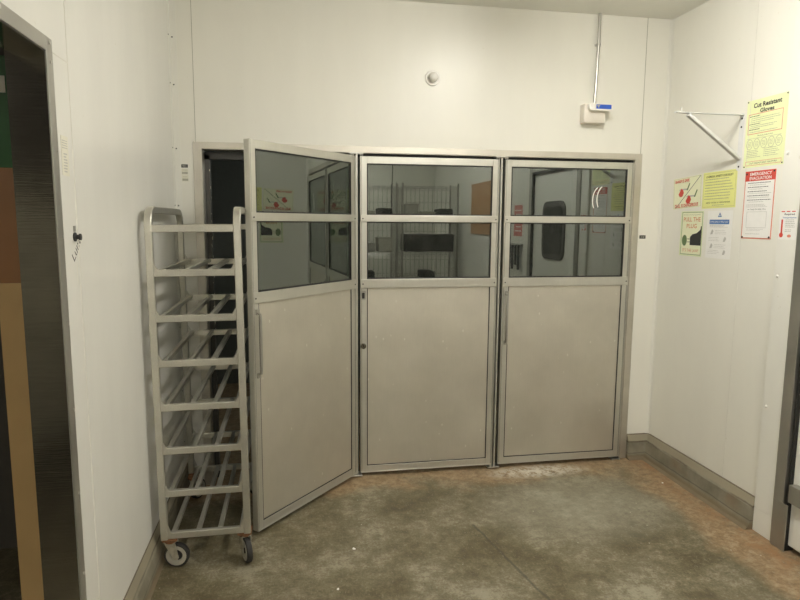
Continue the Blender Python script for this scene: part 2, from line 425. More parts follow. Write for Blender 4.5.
# left doorway: steel face trim, jamb, screws
m = MB()
m.box(0, .004, -1.833, -1.788, 0, 2.1034, .001).box(0, .004, LY1-.045, -1.833, LZ, 2.1034, .001).box(0, .004, LY1-.045, LY1, 0, LZ, .001)
o = struct(m.build('trim_11', M_greysteel))
for y, z in ((-1.808, 2.091), (-1.806, 2.04), (-1.796, 1.80), (-1.798, 1.557), (-1.800, 1.303), (-1.80, 1.042), (-1.80, .78), (-1.80, .52), (-1.80, .27), (-2.1, 2.091), (-2.4, 2.091)):
    MB().lathe([(.0055, 0), (.005, .0022), (0, .0032)], 12, Matrix.Translation((.004, y, z)) @ Matrix.Rotation(math.pi/2, 4, 'Y')).build('screw', M_zinc, o, True)
m = MB()
m.box(-T, 0, LY0-.003, LY0, 0, LZ).box(-T, 0, LY1, LY1+.003, 0, LZ).box(-T, 0, LY1, LY0, LZ-.003, LZ)
struct(m.build('trim_12', M_darksteel))

# right doorway surround: white pilaster, steel post, dark gap
m = MB()
m.box(W-.02, W, -1.150, -1.020, 0, H-.3, .0015)
pil = struct(m.build('trim_13', M_trimw))
for z in (.68, 1.35, 1.95): MB().lathe([(.009, 0), (.008, .004), (.004, .007), (0, .0075)], 14, Matrix.Translation((W-.02, -1.045, z)) @ Matrix.Rotation(-math.pi/2, 4, 'Y')).build('screw', M_white, pil, True)
seam('trim_14', M_seaml, W-.0212, W-.02, -1.150, -1.022, .128, .130)
m = MB()
m.box(W-.03, W, -1.213, -1.151, 0, 2.20, .002).box(W-.03, W, -2.28, -2.20, 0, 2.20, .002).box(W-.03, W, -2.2, -1.205, RZ, 2.20, .002)
m.box(W-.034, W-.028, -1.245, -1.160, 0, .24, .001)
struct(m.build('trim_15', M_greysteel))

# white swing door in the right wall
d4 = struct(empty('door_4', Matrix.Translation((W, -1.225, 0))))
def rrect(w, h, r, n=6):
    p = []
    for cx_, cy_, a0 in ((w/2-r, h/2-r, 0), (-w/2+r, h/2-r, 90), (-w/2+r, -h/2+r, 180), (w/2-r, -h/2+r, 270)):
        for k in range(n+1):
            a = math.radians(a0 + 90*k/n); p.append((cx_+r*math.cos(a), cy_+r*math.sin(a)))
    return p
MB().box(-.005, .045, -.965, -.012, .03, 2.085, .003).build('slab', M_trimw, d4)
Mw = Matrix(((0, 0, -1, -.005), (-1, 0, 0, -.475), (0, 1, 0, 1.535), (0, 0, 0, 1)))
MB().prism(rrect(.49, .54, .09), 0, .014, Mw).build('window_rim', M_darkscr, d4)
MB().prism(rrect(.40, .44, .06), .014, .018, Mw).build('window_glass', M_black, d4)
MB().box(-.045, -.004, -.96, -.03, .265, .355, .003).build('bumper', M_greysteel, d4)
MB().box(-.009, -.004, -.96, -.04, .04, .26, .001).build('kick_plate', M_trimw, d4)
MB().box(-.02, .03, -.012, 0, 0, 2.10).box(-.034, .03, -.974, -.962, 0, 2.10).box(-.034, .03, -.974, 0, 2.075, 2.10).build('gasket', M_black, d4)

# ------------------------------------------------------------------ the three freezer-style doors
def door_leaf(name, M, Wd, handle, keyholes=False, glare=False):
    """local x 0..Wd from the left (handle) side, y=0 front face, z up"""
    r = struct(empty(name, M))
    z0, z1 = .025, 1.992
    st = .042; t = .034
    f = MB()
    f.box(0, st, 0, t, z0, z1, .002).box(Wd-st, Wd, 0, t, z0, z1, .002)
    f.box(st, Wd-st, .0005, t, z1-.042, z1, .002).box(st, Wd-st, .0005, t, z0, z0+.044, .002)
    f.build('frame', M_frame, r)
    e = MB()                      # raised outer lip running down both stiles
    e.box(.001, .006, -.004, .0, z0, z1, .0012).box(Wd-.006, Wd-.001, -.004, .0, z0, z1, .0012)
    e.box(.006, Wd-.006, -.004, 0, z0, z0+.006, .0012)
    e.build('edge_lip', M_frame, r)
    gv = MB()
    for xx in (.0085, Wd-.0105): gv.box(xx, xx+.002, -.0004, .001, z0+.01, z1-.003)
    gv.build('edge_groove', M_darkscr, r)
    MB().box(st, Wd-st, .006, t-.004, z0+.044, 1.205, .001).build('lower_panel', M_panel, r)
    g = MB()                      # dark bead groove round the sheet
    for a in ((st, st+.005, z0+.044, 1.2), (Wd-st-.005, Wd-st, z0+.044, 1.2), (st, Wd-st, z0+.044, z0+.049)):
        g.box(a[0], a[1], .003, .0062, a[2], a[3])
    g.build('bead', M_black, r)
    for (a, b_) in ((1.605, 1.646), (1.203, 1.258)):
        rr = MB().box(.003, Wd-.003, -.007, .0, a, b_, .002).build('rail', M_frame, r)
        for x in (.017, Wd-.017):
            MB().lathe([(.0045, 0), (.004, .0015), (0, .002)], 10, Matrix.Translation((x, -.007, (a+b_)/2-.002)) @ Matrix.Rotation(math.pi/2, 4, 'X')).build('rivet', M_ink, rr, True)
    for (a, b_) in ((1.258, 1.605), (1.646, z1-.042)):
        MB().box(st, Wd-st, .010, .015, a, b_).build('glass_pane', M_glass, r)
        s = MB()
        s.box(st, st+.006, .002, .010, a, b_).box(Wd-st-.006, Wd-st, .002, .010, a, b_).box(st, Wd-st, .002, .010, a, a+.007).box(st, Wd-st, .002, .010, b_-.006, b_)
        s.build('glazing_seal', M_black, r)
    if handle:
        h = MB()
        zt, zb = 1.168, .832; x = .030
        h.tube([(x, -.002, zt-.012), (x, -.02, zt-.018), (x, -.023, zt-.04), (x, -.023, zb+.04), (x, -.02, zb+.018), (x, -.002, zb+.012)], 0, sq=(.0065, .004, Vector((1, 0, 0))))
        ho = h.build('handle', M_greysteel, r, True)
        for z in (zt-.008, zb+.008):
            MB().box(x-.011, x+.014, -.006, .0, z-.014, z+.014, .002).build('handle_foot', M_greysteel, ho)
    if keyholes:
        MB().prism(rrect(.030, .056, .006), 0, .004, Matrix(((1, 0, 0, .019), (0, 0, -1, -.0), (0, 1, 0, 1.160), (0, 0, 0, 1)))).build('latch_plate', M_greysteel, r)
        MB().prism(rrect(.016, .036, .005), .004, .0046, Matrix(((1, 0, 0, .019), (0, 0, -1, -.0), (0, 1, 0, 1.157), (0, 0, 0, 1)))).build('latch_hole', M_black, r)
        L = MB().lathe([(.0185, 0), (.018, .005), (.0145, .008), (.0125, .0035), (0, .0035)], 24, Matrix.Translation((.019, 0, .842)) @ Matrix.Rotation(math.pi/2, 4, 'X')).build('lock_cylinder', M_darksteel, r, True)
        MB().box(.0165, .0215, -.0050, -.0030, .834, .850).build('key_slot', M_black, L)
    if glare:
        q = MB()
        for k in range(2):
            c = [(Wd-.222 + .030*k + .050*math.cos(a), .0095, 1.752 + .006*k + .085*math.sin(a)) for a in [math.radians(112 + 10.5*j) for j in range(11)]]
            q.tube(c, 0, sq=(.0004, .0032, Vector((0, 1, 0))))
        q.build('painted_glare', M_white, r)  # highlight on the glass modelled as two white arcs
    return r
# closed doors face -y
door_leaf('door_2', Matrix.Translation((1.056, -.022, 0)), .868, False, True)
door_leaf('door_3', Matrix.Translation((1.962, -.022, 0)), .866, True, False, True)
# open door: hinge edge (1.03,-.03), free edge (.458,-.681)
ang = math.atan2(-.03+.681, 1.03-.458)
M1 = Matrix.Translation((.458, -.681, 0)) @ Matrix.Rotation(ang, 4, 'Z')
door_leaf('door_1', M1, .866, True)
# slim hinge posts between the leaves, their brackets and floor sockets
for i, (x, nm) in enumerate(((1.038, 'trim_16'), (1.943, 'trim_17'))):
    m = MB(); m.box(x-.006, x+.006, -.012, .03, .012, FZ, .002)
    o = struct(m.build(nm, M_frame))
    b_ = MB(); b_.box(x-.05, x+.03, -.035, .03, .004, .014, .002).tube([(x-.028, -.02, .004), (x-.028, -.02, .026)], .009, 12)
    b_.build('floor_bracket', M_zinc, o)
    b_ = MB(); b_.box(x-.045, x+.04, -.02, .02, FZ-.010, FZ-.003, .001)
    for dx in (-.034, -.02, .022, .034): b_.tube([(x+dx, -.012, FZ-.018), (x+dx, -.012, FZ-.008)], .005, 10)
    b_.build('hinge_bracket', M_zinc, o)
    MB().box(x-.014, x+.014, .03, .05, .01, FZ).build('gasket', M_black, o)
m = MB(); m.box(2.775, 2.834, -.035, .03, .004, .012, .002); o = struct(m.build('trim_18', M_zinc))
MB().box(2.822, 2.8455, .012, .06, .0, FZ-.004).box(FX0+.9, 2.83, .03, .06, FZ-.03, FZ-.004).build('gasket', M_black, o)

# ------------------------------------------------------------------ tray rack
RX0, RX1, RYF, RYB = .040, .442, -.930, -.140
rack = empty('tray_rack', Matrix.Translation(((RX0+RX1)/2, (RYF+RYB)/2, 0)) @ Matrix.Rotation(-.007, 4, 'Y'))
tag(rack, 'tall bare aluminium bakery tray rack on casters between the left wall and open door', 'rack')
ix, iy = (RX1-RX0)/2, (RYB-RYF)/2
TW = .0155
for sx in (-1, 1):
    x = sx*(ix-TW); rr = .07; top = 1.652
    pts = [(x, -iy+TW, .15)]
    for k in range(7):
        a = math.pi - k*math.pi/12; pts.append((x, -iy+TW+rr+rr*math.cos(a), top-rr+rr*math.sin(a)))
    for k in range(7):
        a = math.pi/2 - k*math.pi/12; pts.append((x, iy-TW-rr+rr*math.cos(a), top-rr+rr*math.sin(a)))
    pts.append((x, iy-TW, .15))
    MB().tube(pts, 0, sq=(TW, TW, Vector((1, 0, 0)))).build('side_frame', M_rack, rack, True)
ZS = [.168 + .2018*k for k in range(7)] + [1.572]
for k, z in enumerate(ZS):
    for y, s in ((-iy, 1), (iy, -1)):
        ya, yb = sorted((y + s*.001, y + s*.026))
        if k == 0: g0 = .0
        MB().box(-ix+.02, ix-.02, ya+.003, yb+.001, z-.016, z+.015, .003).build('crossbar', M_rack, rack)
    if k < 7:
        for x in (-.145, -.036, .061, .160):
            MB().box(x-.0100, x+.0100, -iy+.024, iy-.024, z-.004, z+.0165, .002).build('runner', M_rack, rack)
for sx in (-1, 1):
    for y in (-iy+.003, iy-.003-.004):
        for z in ZS[:7]:
            h = .03 if z > .2 else .045
            x = sx*(ix-2*TW-.001)
            poly = [(x, z+.013), (x-sx*.016, z+.013), (x, z+.013+h)]
            MB().prism(poly, 0, .004, Matrix(((1, 0, 0, 0), (0, 0, 1, y), (0, 1, 0, 0), (0, 0, 0, 1)))).build('gusset', M_rack, rack)
def caster(x, y, yaw):
    pl = MB(); pl.box(x-.032, x+.032, y-.035, y+.035, .137, .151, .002)
    pl.lathe([(.0, .0), (.026, 0), (.030, .006), (.030, .014), (.024, .018)], 24, Matrix.Translation((x, y, .122)))
    p = pl.build('caster', M_rust, rack, True)
    M = Matrix.Translation((x, y, 0)) @ Matrix.Rotation(yaw, 4, 'Z')
    r_ = .058; off = .026
    fk = MB()
    for s in (-1, 1):
        poly = [(-.026, .126), (.026, .126), (off+.014, .052), (off+.008, .041), (off-.008, .041), (off-.014, .052)]
        fk.prism(poly, s*.020-.0015, s*.020+.0015, M @ Matrix(((1, 0, 0, 0), (0, 0, 1, 0), (0, 1, 0, 0), (0, 0, 0, 1))))
    fk.box(-.026, .026, -.0215, .0215, .122, .127, .001, M)
    fk.tube([M @ Vector((off, -.024, r_)), M @ Vector((off, .024, r_))], .007, 10)
    f = fk.build('fork', M_caster, p, True)
    Mw_ = M @ Matrix.Translation((off, 0, r_)) @ Matrix.Rotation(math.pi/2, 4, 'X')
    MB().lathe([(.046, -.0135), (.054, -.0130), (r_, -.009), (r_, .009), (.054, .0130), (.046, .0135), (.046, -.0135)], 36, Mw_).build('tyre', M_tyre, p, True)
    MB().lathe([(.026, -.004), (.031, -.0150), (.047, -.0145), (.047, .0145), (.031, .0150), (.026, .004), (.026, -.004)], 36, Mw_).build('wheel', M_hub, p, True)
    MB().lathe([(0, -.017), (.012, -.017), (.014, -.006), (.027, -.004), (.027, .004), (.014, .006), (.012, .017), (0, .017)], 30, Mw_).build('hub', M_tyre, p, True)
caster(-ix+.036, -iy+.04, math.radians(-8))
caster(ix-.030, -iy+.045, math.radians(-70))
caster(-ix+.036, iy-.05, math.radians(60))
caster(ix-.036, iy-.05, math.radians(20))

# ------------------------------------------------------------------ fittings on the back wall
o = tag(empty('electrical_conduit', Matrix.Translation((2.545, 0, 2.36))), 'thin metal conduit pipe dropping from the ceiling to the small white box', 'pipe')
MB().tube([(-.010, -.020, -.018), (-.004, -.020, .16), (.0, -.020, .35), (.0, -.020, H-2.36)], .0095, 14).build('pipe', M_zinc, o, True)
c = MB(); c.box(-.018, .024, -.003, 0, .338, .352, .001); c.tube([(-.013, -.003, .345), (-.013, -.02, .345), (0, -.032, .345), (.013, -.02, .345), (.013, -.003, .345)], 0, sq=(.006, .001, Vector((0, 0, 1))))
c.build('clamp', M_zinc, o)
o = tag(empty('alarm_box', Matrix.Translation((2.52, 0, 2.225))), 'small cream plastic box with blue label strip under the conduit on back wall', 'wall box')
MB().box(-.071, .071, -.062, 0, 0, .117, .006).build('housing', M_cream, o, True)
b = MB(); b.prism(rrect(.150, .044, .018), 0, .030, Matrix(((1, 0, 0, .022), (0, 0, -1, -.062), (0, 1, 0, .093), (0, 0, 0, 1))))
b.build('beacon_bar', M_white, o)
MB().prism(rrect(.100, .026, .003), .030, .0312, Matrix(((1, 0, 0, .042), (0, 0, -1, -.062), (0, 1, 0, .094), (0, 0, 0, 1)))).build('blue_label', M_bluel, o)
MB().prism([(.0, -.009), (.012, .010), (-.012, .010)], .0312, .0316, Matrix(((1, 0, 0, .006), (0, 0, -1, -.062), (0, 1, 0, .094), (0, 0, 0, 1)))).build('label_mark', M_steelg, o)
o = tag(empty('dome_sensor', Matrix.Translation((1.496, 0, 2.461)) @ Matrix.Rotation(math.pi/2, 4, 'X')), 'round white domed sensor in a ring on the upper back wall', 'sensor')
MB().lathe([(0, 0), (.046, 0), (.046, .006), (.042, .010), (.036, .010), (.034, .004), (0, .004)], 40).build('ring', M_white, o, True)
MB().lathe([(.026, .004), (.029, .020), (.027, .034), (.020, .043), (.010, .047), (0, .048)], 36, Matrix.Translation((.001, .002, 0))).build('dome', M_white, o, True)

# ------------------------------------------------------------------ stickers
def wall_M(side, a, z, rot=0):
    """matrix whose local xy lies on a wall, z out of it; a = x (back) or y (sides)"""
    if side == 'B': R = Matrix(((1, 0, 0), (0, 0, -1), (0, 1, 0))); p = (a, -.0001, z)
    elif side == 'R': R = Matrix(((0, 0, -1), (-1, 0, 0), (0, 1, 0))); p = (W-.0001, a, z)
    else: R = Matrix(((0, 0, 1), (1, 0, 0), (0, 1, 0))); p = (.0001, a, z)
    return Matrix.Translation(p) @ R.to_4x4() @ Matrix.Rotation(rot, 4, 'Z')
def sheet(o, w, h, mat, name='sheet', t=.0009, curl=0.):
    """thin paper, bottom-left at local origin"""
    m = MB(); m.box(0, w, 0, h, 0, t); return m.build(name, mat, o)
def bar(o, mat, name, rects, z=.001):
    m = MB()
    for u0, u1, v0, v1 in rects: m.box(u0, u1, v0, v1, z, z+.0003)
    return m.build(name, mat, o)
o = tag(empty('door_number_sticker', wall_M('B', .034, 1.905)), 'small black number sticker topmost of three left of the door bank', 'sticker')
sheet(o, .038, .018, M_ink); text('01', M_white, o, 'digits', .019, .009, .020, .007)
o = tag(empty('notice_sticker', wall_M('B', .036, 1.866)), 'small grey sticker in the middle of three left of the door bank', 'sticker')
sheet(o, .036, .032, M_papert); bar(o, M_steelg, 'dark_band', [(.003, .034, .003, .014), (.006, .03, .024, .026)])
o = tag(empty('notice_sticker', wall_M('B', .037, 1.828)), 'small grey sticker lowest of three left of the door bank', 'sticker')
sheet(o, .036, .034, M_papert); bar(o, M_steelg, 'dark_band', [(.003, .034, .003, .015), (.006, .03, .024, .026)])
o = tag(empty('door_number_sticker', wall_M('B', 2.905, 1.506)), 'small black number sticker right of the right-hand door frame', 'sticker')
sheet(o, .044, .022, M_ink); text('03', M_papert, o, 'digits', .022, .011, .026, .007)

# left wall: faded paper, latch knob and handwriting
o = tag(empty('paper_label', wall_M('L', -1.757, 1.735, .0)), 'faded cream paper label taped high on the left wall', 'label')
sheet(o, .056, .115, M_papert)
r = []
for k in range(4): r.append((.006, .048, .100-.007*k, .1025-.007*k))
for k in range(7): r.append((.012+.003*random.random(), .034+.012*random.random(), .010+.0085*k, .014+.0085*k))
bar(o, M_inkg, 'faint_print', r)
o = tag(empty('wall_peg', Matrix.Translation((0, -1.690, 1.554)) @ Matrix.Rotation(math.pi/2, 4, 'Y')), 'small dark metal peg fixed to the left wall beside the steel doorway', 'peg')
MB().lathe([(0, 0), (.014, 0), (.014, .004), (.008, .006), (.007, .012), (.010, .014), (.010, .019), (0, .021)], 20).build('knob', M_ink, o, True)
MB().box(-.034, -.016, -.008, .006, 0, .004, .001).build('catch', M_greysteel, o)
o = empty('handwritten_mark', wall_M('L', -1.712, 1.495))
tag(o, 'handwritten black scrawl on the left wall just below the small dark peg', 'handwriting')
text('Lunt', M_ink, o, 'writing', .040, -.004, .090, .030, .0002, .0, M=Matrix.Rotation(math.radians(42), 4, 'Z'))
m = MB(); m.box(.028, .030, -.085, -.02, 0, .0003); m.build('drip_line', M_papert, o)

# ------------------------------------------------------------------ posters on the right wall
def poster(name, label, y0, z0, mat, w, h, rot=0, group=None):
    o = tag(empty(name, wall_M('R', y0, z0, rot)), label, 'poster', group)
    sheet(o, w, h, mat); return o
def lines(o, mat, u0, u1, v0, v1, n, th=.0022, ragged=.25, name='text_lines', ind=0.):
    r = []
    for k in range(n):
        v = v1 + (v0-v1)*k/max(1, n-1)
        a = u0 + (ind if k % 3 else 0); e = u1 - random.random()*ragged*(u1-u0)
        x = a
        while x < e:
            wl = random.uniform(.006, .016); r.append((x, min(x+wl, e), v, v+th)); x += wl+.0025
    return bar(o, mat, name, r)
def frame_rect(o, mat, u0, u1, v0, v1, t, name='border'):
    return bar(o, mat, name, [(u0, u1, v0, v0+t), (u0, u1, v1-t, v1), (u0, u0+t, v0, v1), (u1-t, u1, v0, v1)])
def dots(o, mat, pts, r=.004, name='pin'):
    for u, v in pts: MB().lathe([(r, .0008), (r*.8, .003), (0, .0035)], 10, Matrix.Translation((u, v, 0))).build(name, mat, o, True)

# 1 cut resistant gloves
o = poster('glove_poster', 'yellow-green Cut Resistant Gloves poster, highest on the right wall', -.722, 1.903, M_yg, .277, .348)
text('Cut Resistant', M_ink, o, 'heading', .142, .318, .190, .024, bold=.03)
text('Gloves', M_ink, o, 'heading', .142, .288, .096, .021, bold=.03)
frame_rect(o, M_redl, .016, .250, .172, .276, .003)
for v in (.262, .222, .194): lines(o, M_ink, .024, .10, v, v, 1, .003, .1, 'subheading')
lines(o, M_inkl, .034, .235, .232, .252, 3); lines(o, M_inkl, .034, .235, .204, .213, 2); lines(o, M_inkl, .03, .24, .182, .182, 1)
text('Washing Instructions', M_ink, o, 'subheading', .140, .160, .105, .007)
bar(o, M_inkl, 'rule', [(.016, .250, .149, .1502)])
for k in range(5):
    cu = .036 + .050*k
    MB().tube([(cu+.021*math.cos(a*math.pi/14), .120+.026*math.sin(a*math.pi/14), .0012) for a in range(29)], 0, sq=(.0009, .0003, None) if False else None or (.0009, .0003)).build('diagram_circle', M_inkl, o)
    lines(o, M_inkl, cu-.012, cu+.014, .108, .130, 4, .0018)
lines(o, M_inkl, .020, .118, .052, .086, 5); lines(o, M_inkl, .140, .245, .052, .090, 5)
frame_rect(o, M_redl, .016, .262, .010, .032, .002)
text('CUT RESISTANT GLOVES', M_ink, o, 'footer', .138, .021, .19, .007)
dots(o, M_ink, [(.006, .342), (.270, .342), (.008, .006), (.268, .008)])

# 2 emergency evacuation
o = poster('evacuation_poster', 'white Emergency Evacuation poster with red border and red heading', -.747, 1.529, M_paper, .212, .354)
bar(o, M_red, 'red_heading', [(0, .212, .302, .354)])
bar(o, M_redl, 'border', [(0, .005, 0, .302), (.205, .212, 0, .302), (0, .212, 0, .006)])
text('EMERGENCY', M_paper, o, 'heading', .110, .338, .152, .016, .0018, .02)
text('EVACUATION', M_paper, o, 'heading', .108, .316, .152, .016, .0018, .02)
for k in range(5): lines(o, M_ink, .024, .19, .290-.022*k, .290-.022*k, 1, .003, .2); lines(o, M_inkg, .036, .19, .280-.022*k, .280-.022*k, 1, .0025, .6)
lines(o, M_inkg, .02, .19, .166, .178, 3, .002)
text('IN CASE OF FIRE CALL', M_ink, o, 'subheading', .10, .154, .13, .006)
frame_rect(o, M_inkg, .030, .170, .058, .142, .0016, 'floor_plan')
lines(o, M_inkg, .036, .16, .044, .050, 2, .0015); lines(o, M_inkg, .03, .15, .025, .025, 1, .0022, .5)
dots(o, M_ink, [(.010, .340), (.200, .346), (.008, .008), (.198, .010)], .006)

# 3 sharp is safe
o = poster('knife_poster', 'pale yellow poster with two knives, red drawings and a diagonal line', -.126, 1.694, M_py, .270, .190, math.radians(3.0))
frame_rect(o, M_inkl, .004, .266, .004, .186, .0014)
text('SHARP IS SAFE', M_red, o, 'heading', .086, .170, .140, .019, bold=.03)
text('DULL IS DANGEROUS', M_red, o, 'heading', .132, .018, .225, .021, bold=.03)
m = MB(); m.prism([(.022, .004), (.027, .004), (.262, .184), (.257, .184)], .001, .0014); m.build('diagonal_line', M_ink, o)
for (cx_, cy_) in ((.078, .098), (.150, .052)):
    m = MB(); m.prism([(cx_-.026, cy_-.008), (cx_-.012, cy_-.026), (cx_+.012, cy_-.024), (cx_+.026, cy_-.002), (cx_+.016, cy_+.018), (cx_, cy_+.026), (cx_-.012, cy_+.010)], .001, .0015); m.build('red_drawing', M_red, o)
    m = MB(); m.prism([(cx_+.052, cy_+.012), (cx_+.064, cy_+.010), (cx_+.086, cy_+.050), (cx_+.078, cy_+.054)], .001, .0015); m.build('knife_handle', M_green, o)
    m = MB(); m.prism([(cx_-.022, cy_+.016), (cx_+.056, cy_+.014), (cx_+.058, cy_+.022), (cx_-.010, cy_+.024)], .001, .0014); m.build('knife_blade', M_inkg, o)

# 4 chemical safety checklist
o = poster('checklist_poster', 'bright yellow Chemical Safety Checklist sheet beside the knife poster', -.404, 1.694, M_yel, .281, .208, math.radians(.8))
frame_rect(o, M_inkl, .008, .273, .008, .200, .0012)
text('CHEMICAL SAFETY CHECKLIST', M_ink, o, 'heading', .140, .182, .225, .011, bold=.012)
lines(o, M_inkl, .02, .262, .052, .164, 8, .0038, .25)
text('REPORT ANY SPILL TO YOUR SUPERVISOR', M_ink, o, 'footer', .138, .032, .20, .007, bold=.01)
lines(o, M_inkl, .09, .19, .016, .016, 1, .003, .05)

# 5 pull the plug
o = poster('plug_poster', 'yellow Pull The Plug poster with green border and dark plug picture', -.215, 1.410, M_pg, .212, .271)
bar(o, M_py, 'print_area', [(.018, .202, .012, .262)])
frame_rect(o, M_green, .012, .206, .008, .266, .003)
text('BEFORE CLEANING EQUIPMENT', M_inkl, o, 'subheading', .108, .249, .16, .008)
text('PULL THE', M_orange, o, 'heading', .108, .222, .160, .026, bold=.01)
text('PLUG', M_orange, o, 'heading', .108, .182, .095, .026, bold=.01)
m = MB(); m.prism([(.100, .066), (.202, .066), (.202, .182), (.196, .182), (.192, .160), (.160, .140), (.120, .132), (.100, .116)], .0013, .0018); m.build('plug_picture', M_ink, o)
m = MB(); m.prism([(.034+.024*math.cos(k*math.pi/8)*1, .094+.034*math.sin(k*math.pi/8)) for k in range(16)], .0013, .0018, Matrix.Translation((.012, 0, 0))); m.build('socket_picture', M_green, o)
bar(o, M_inkl, 'plug_pins', [(.074, .100, .100, .106), (.074, .100, .082, .088)], .0014)
text("IT'S THE LAW!", M_orange, o, 'footer', .108, .034, .150, .020, bold=.0)

# 6 white sheet with blue heading
o = poster('instruction_poster', 'white instruction sheet with a blue heading bar and triangle, lower right of four', -.464, 1.409, M_paper, .208, .272)
bar(o, M_blue, 'blue_heading', [(.020, .184, .196, .221)])
text('EMERGENCY FIRST AID', M_paper, o, 'heading', .102, .2085, .148, .010, .0016)
m = MB(); m.prism([(.088, .236), (.120, .236), (.104, .262)], .001, .0013); tri = m.build('triangle_emblem', M_blue, o)
m = MB(); m.prism([(.097, .241), (.111, .241), (.104, .252)], .0014, .0016); m.build('triangle_centre', M_paper, tri)
lines(o, M_inkg, .024, .180, .178, .188, 3, .0018)
for k, v in enumerate((.150, .110, .070, .036)):
    a = (.070, .175) if k % 2 == 0 else (.020, .120)
    lines(o, M_inkg, a[0], a[1], v-.010, v+.008, 3, .0018)
    cu = .045 if k % 2 == 0 else .155
    m = MB(); m.prism([(cu-.012, v-.014), (cu+.006, v-.012), (cu+.014, v+.006), (cu+.002, v+.016), (cu-.006, v+.004)], .001, .0013); m.build('small_drawing', M_inkg, o)

# 7 thermometer card
o = tag(empty('thermometer_card', Matrix.Translation((-.0205, 0, 0)) @ wall_M('R', -1.028, 1.532)), 'white temperature card with a red thermometer at the far right wall', 'card')
sheet(o, .110, .142, M_paper)
for k in range(3): bar(o, M_red, 'red_dash', [(.010+.032*k, .032+.032*k, .134, .139)])
text('Required', M_ink, o, 'heading', .062, .122, .062, .012, bold=.015)
text('Temperatures', M_blue, o, 'heading', .062, .106, .085, .010, bold=.012)
bar(o, M_red, 'thermometer_tube', [(.014, .024, .03, .098)])
m = MB(); m.lathe([(.0, .0010), (.012, .0010), (.012, .0014), (0, .0014)], 20, Matrix.Translation((.018, .022, 0))); m.build('thermometer_bulb', M_red, o)
lines(o, M_inkg, .040, .102, .060, .094, 5, .003); lines(o, M_inkg, .040, .085, .038, .046, 2, .003)
m = MB(); m.lathe([(.0, .0010), (.012, .0010), (.012, .0014), (0, .0014)], 20, Matrix.Translation((.068, .018, 0)) @ Matrix.Scale(.6, 4, (0, 1, 0))); m.build('red_stamp', M_redl, o)

# ------------------------------------------------------------------ shelf bracket on right wall
o = tag(empty('shelf_bracket', Matrix.Translation((W, -.690, 2.19))), 'white triangular metal shelf bracket sticking out of the right wall', 'bracket')
m = MB()
m.prism(rrect(.034, .305, .016), 0, .003, Matrix.Translation((0, 0, -.145)) @ Matrix(((0, 0, -1, 0), (-1, 0, 0, 0), (0, 1, 0, 0), (0, 0, 0, 1))))
pl_ = m.build('wall_plate', M_whitep, o)
for z in (-.02, -.065, -.235, -.275):
    MB().lathe([(.0055, 0), (.005, .002), (0, .003)], 12, Matrix.Translation((-.003, 0, z)) @ Matrix.Rotation(-math.pi/2, 4, 'Y')).build('screw', M_ink, pl_, True)
m = MB(); m.box(-.385, -.002, -.014, .014, -.004, .0, .001); m.box(-.40, -.385, -.014, .014, -.004, .004, .001)
m.build('arm', M_whitep, o)
MB().tube([(-.366, 0, 0), (-.366, 0, .014), (-.366, 0, .026)], .0035, 8).build('bolt', M_zinc, o)
MB().tube([(-.325, 0, -.010), (-.004, 0, -.232)], 0, sq=(.014, .009)).build('brace', M_whitep, o)

# ------------------------------------------------------------------ beyond the dark doorway
o = tag(empty('painted_board', Matrix.Translation((-.26, -1.60, 0))), 'tall board, tan below and brown and green above, inside the dark left doorway', 'board')
MB().box(-.006, .155, 0, .03, .0, 1.405, .002).build('tan_section', M_tan, o)
MB().box(-.05, .155, .001, .03, 1.405, 1.765, .002).build('brown_section', M_brown, o)
MB().box(-.05, .155, .001, .03, 1.765, 2.10, .002).build('green_section', M_greenb, o)
MB().box(.02, .06, -.002, .0, 1.99, 2.04, .0005).build('pale_patch', M_papert, o)

o = tag(empty('reflector_cabinet', Matrix.Translation((-1.15, -4.35, 0))), 'unseen pale grey cabinet added in the side room to lighten the steel jamb', 'cabinet')  # added out of view so the steel jamb mirrors something paler
MB().box(-.55, .55, -.22, .18, .06, 1.72, .006).build('body', M_hub, o)
for s_ in (-1, 1):
    d_ = MB().box(s_*.275-.265, s_*.275+.265, .181, .20, .08, 1.70, .004).build('door', M_papert, o)
    MB().tube([(s_*.04, .205, .82), (s_*.04, .225, .84), (s_*.04, .225, .96), (s_*.04, .205, .98)], .006, 8).build('handle', M_zinc, d_)  # handles of the added reflector cabinet
for sx in (-.5, .5): MB().box(sx-.02, sx+.02, -.2, .16, 0, .06).build('foot', M_greysteel, o)

# ------------------------------------------------------------------ debris on the floor
def chip(x, y, s, label):
    m = MB(); m.prism([(-s, -s*.3), (-s*.2, -s*.7), (s*.9, -s*.2), (s*.6, s*.5), (-s*.5, s*.6)], 0.0, .0025, Matrix.Rotation(random.random()*3, 4, 'Z'))
    o = m.build('paper_scrap', M_paper, None); o.location = (x, y, 0.0005); return tag(o, label, 'scrap')
chip(.931, -.879, .011, 'white paper scrap on the floor near the open door')
chip(2.905, -.416, .008, 'tiny white scrap on the floor near the right curb')
chip(.83, -1.2, .008, 'tiny white scrap on the floor nearest the camera')

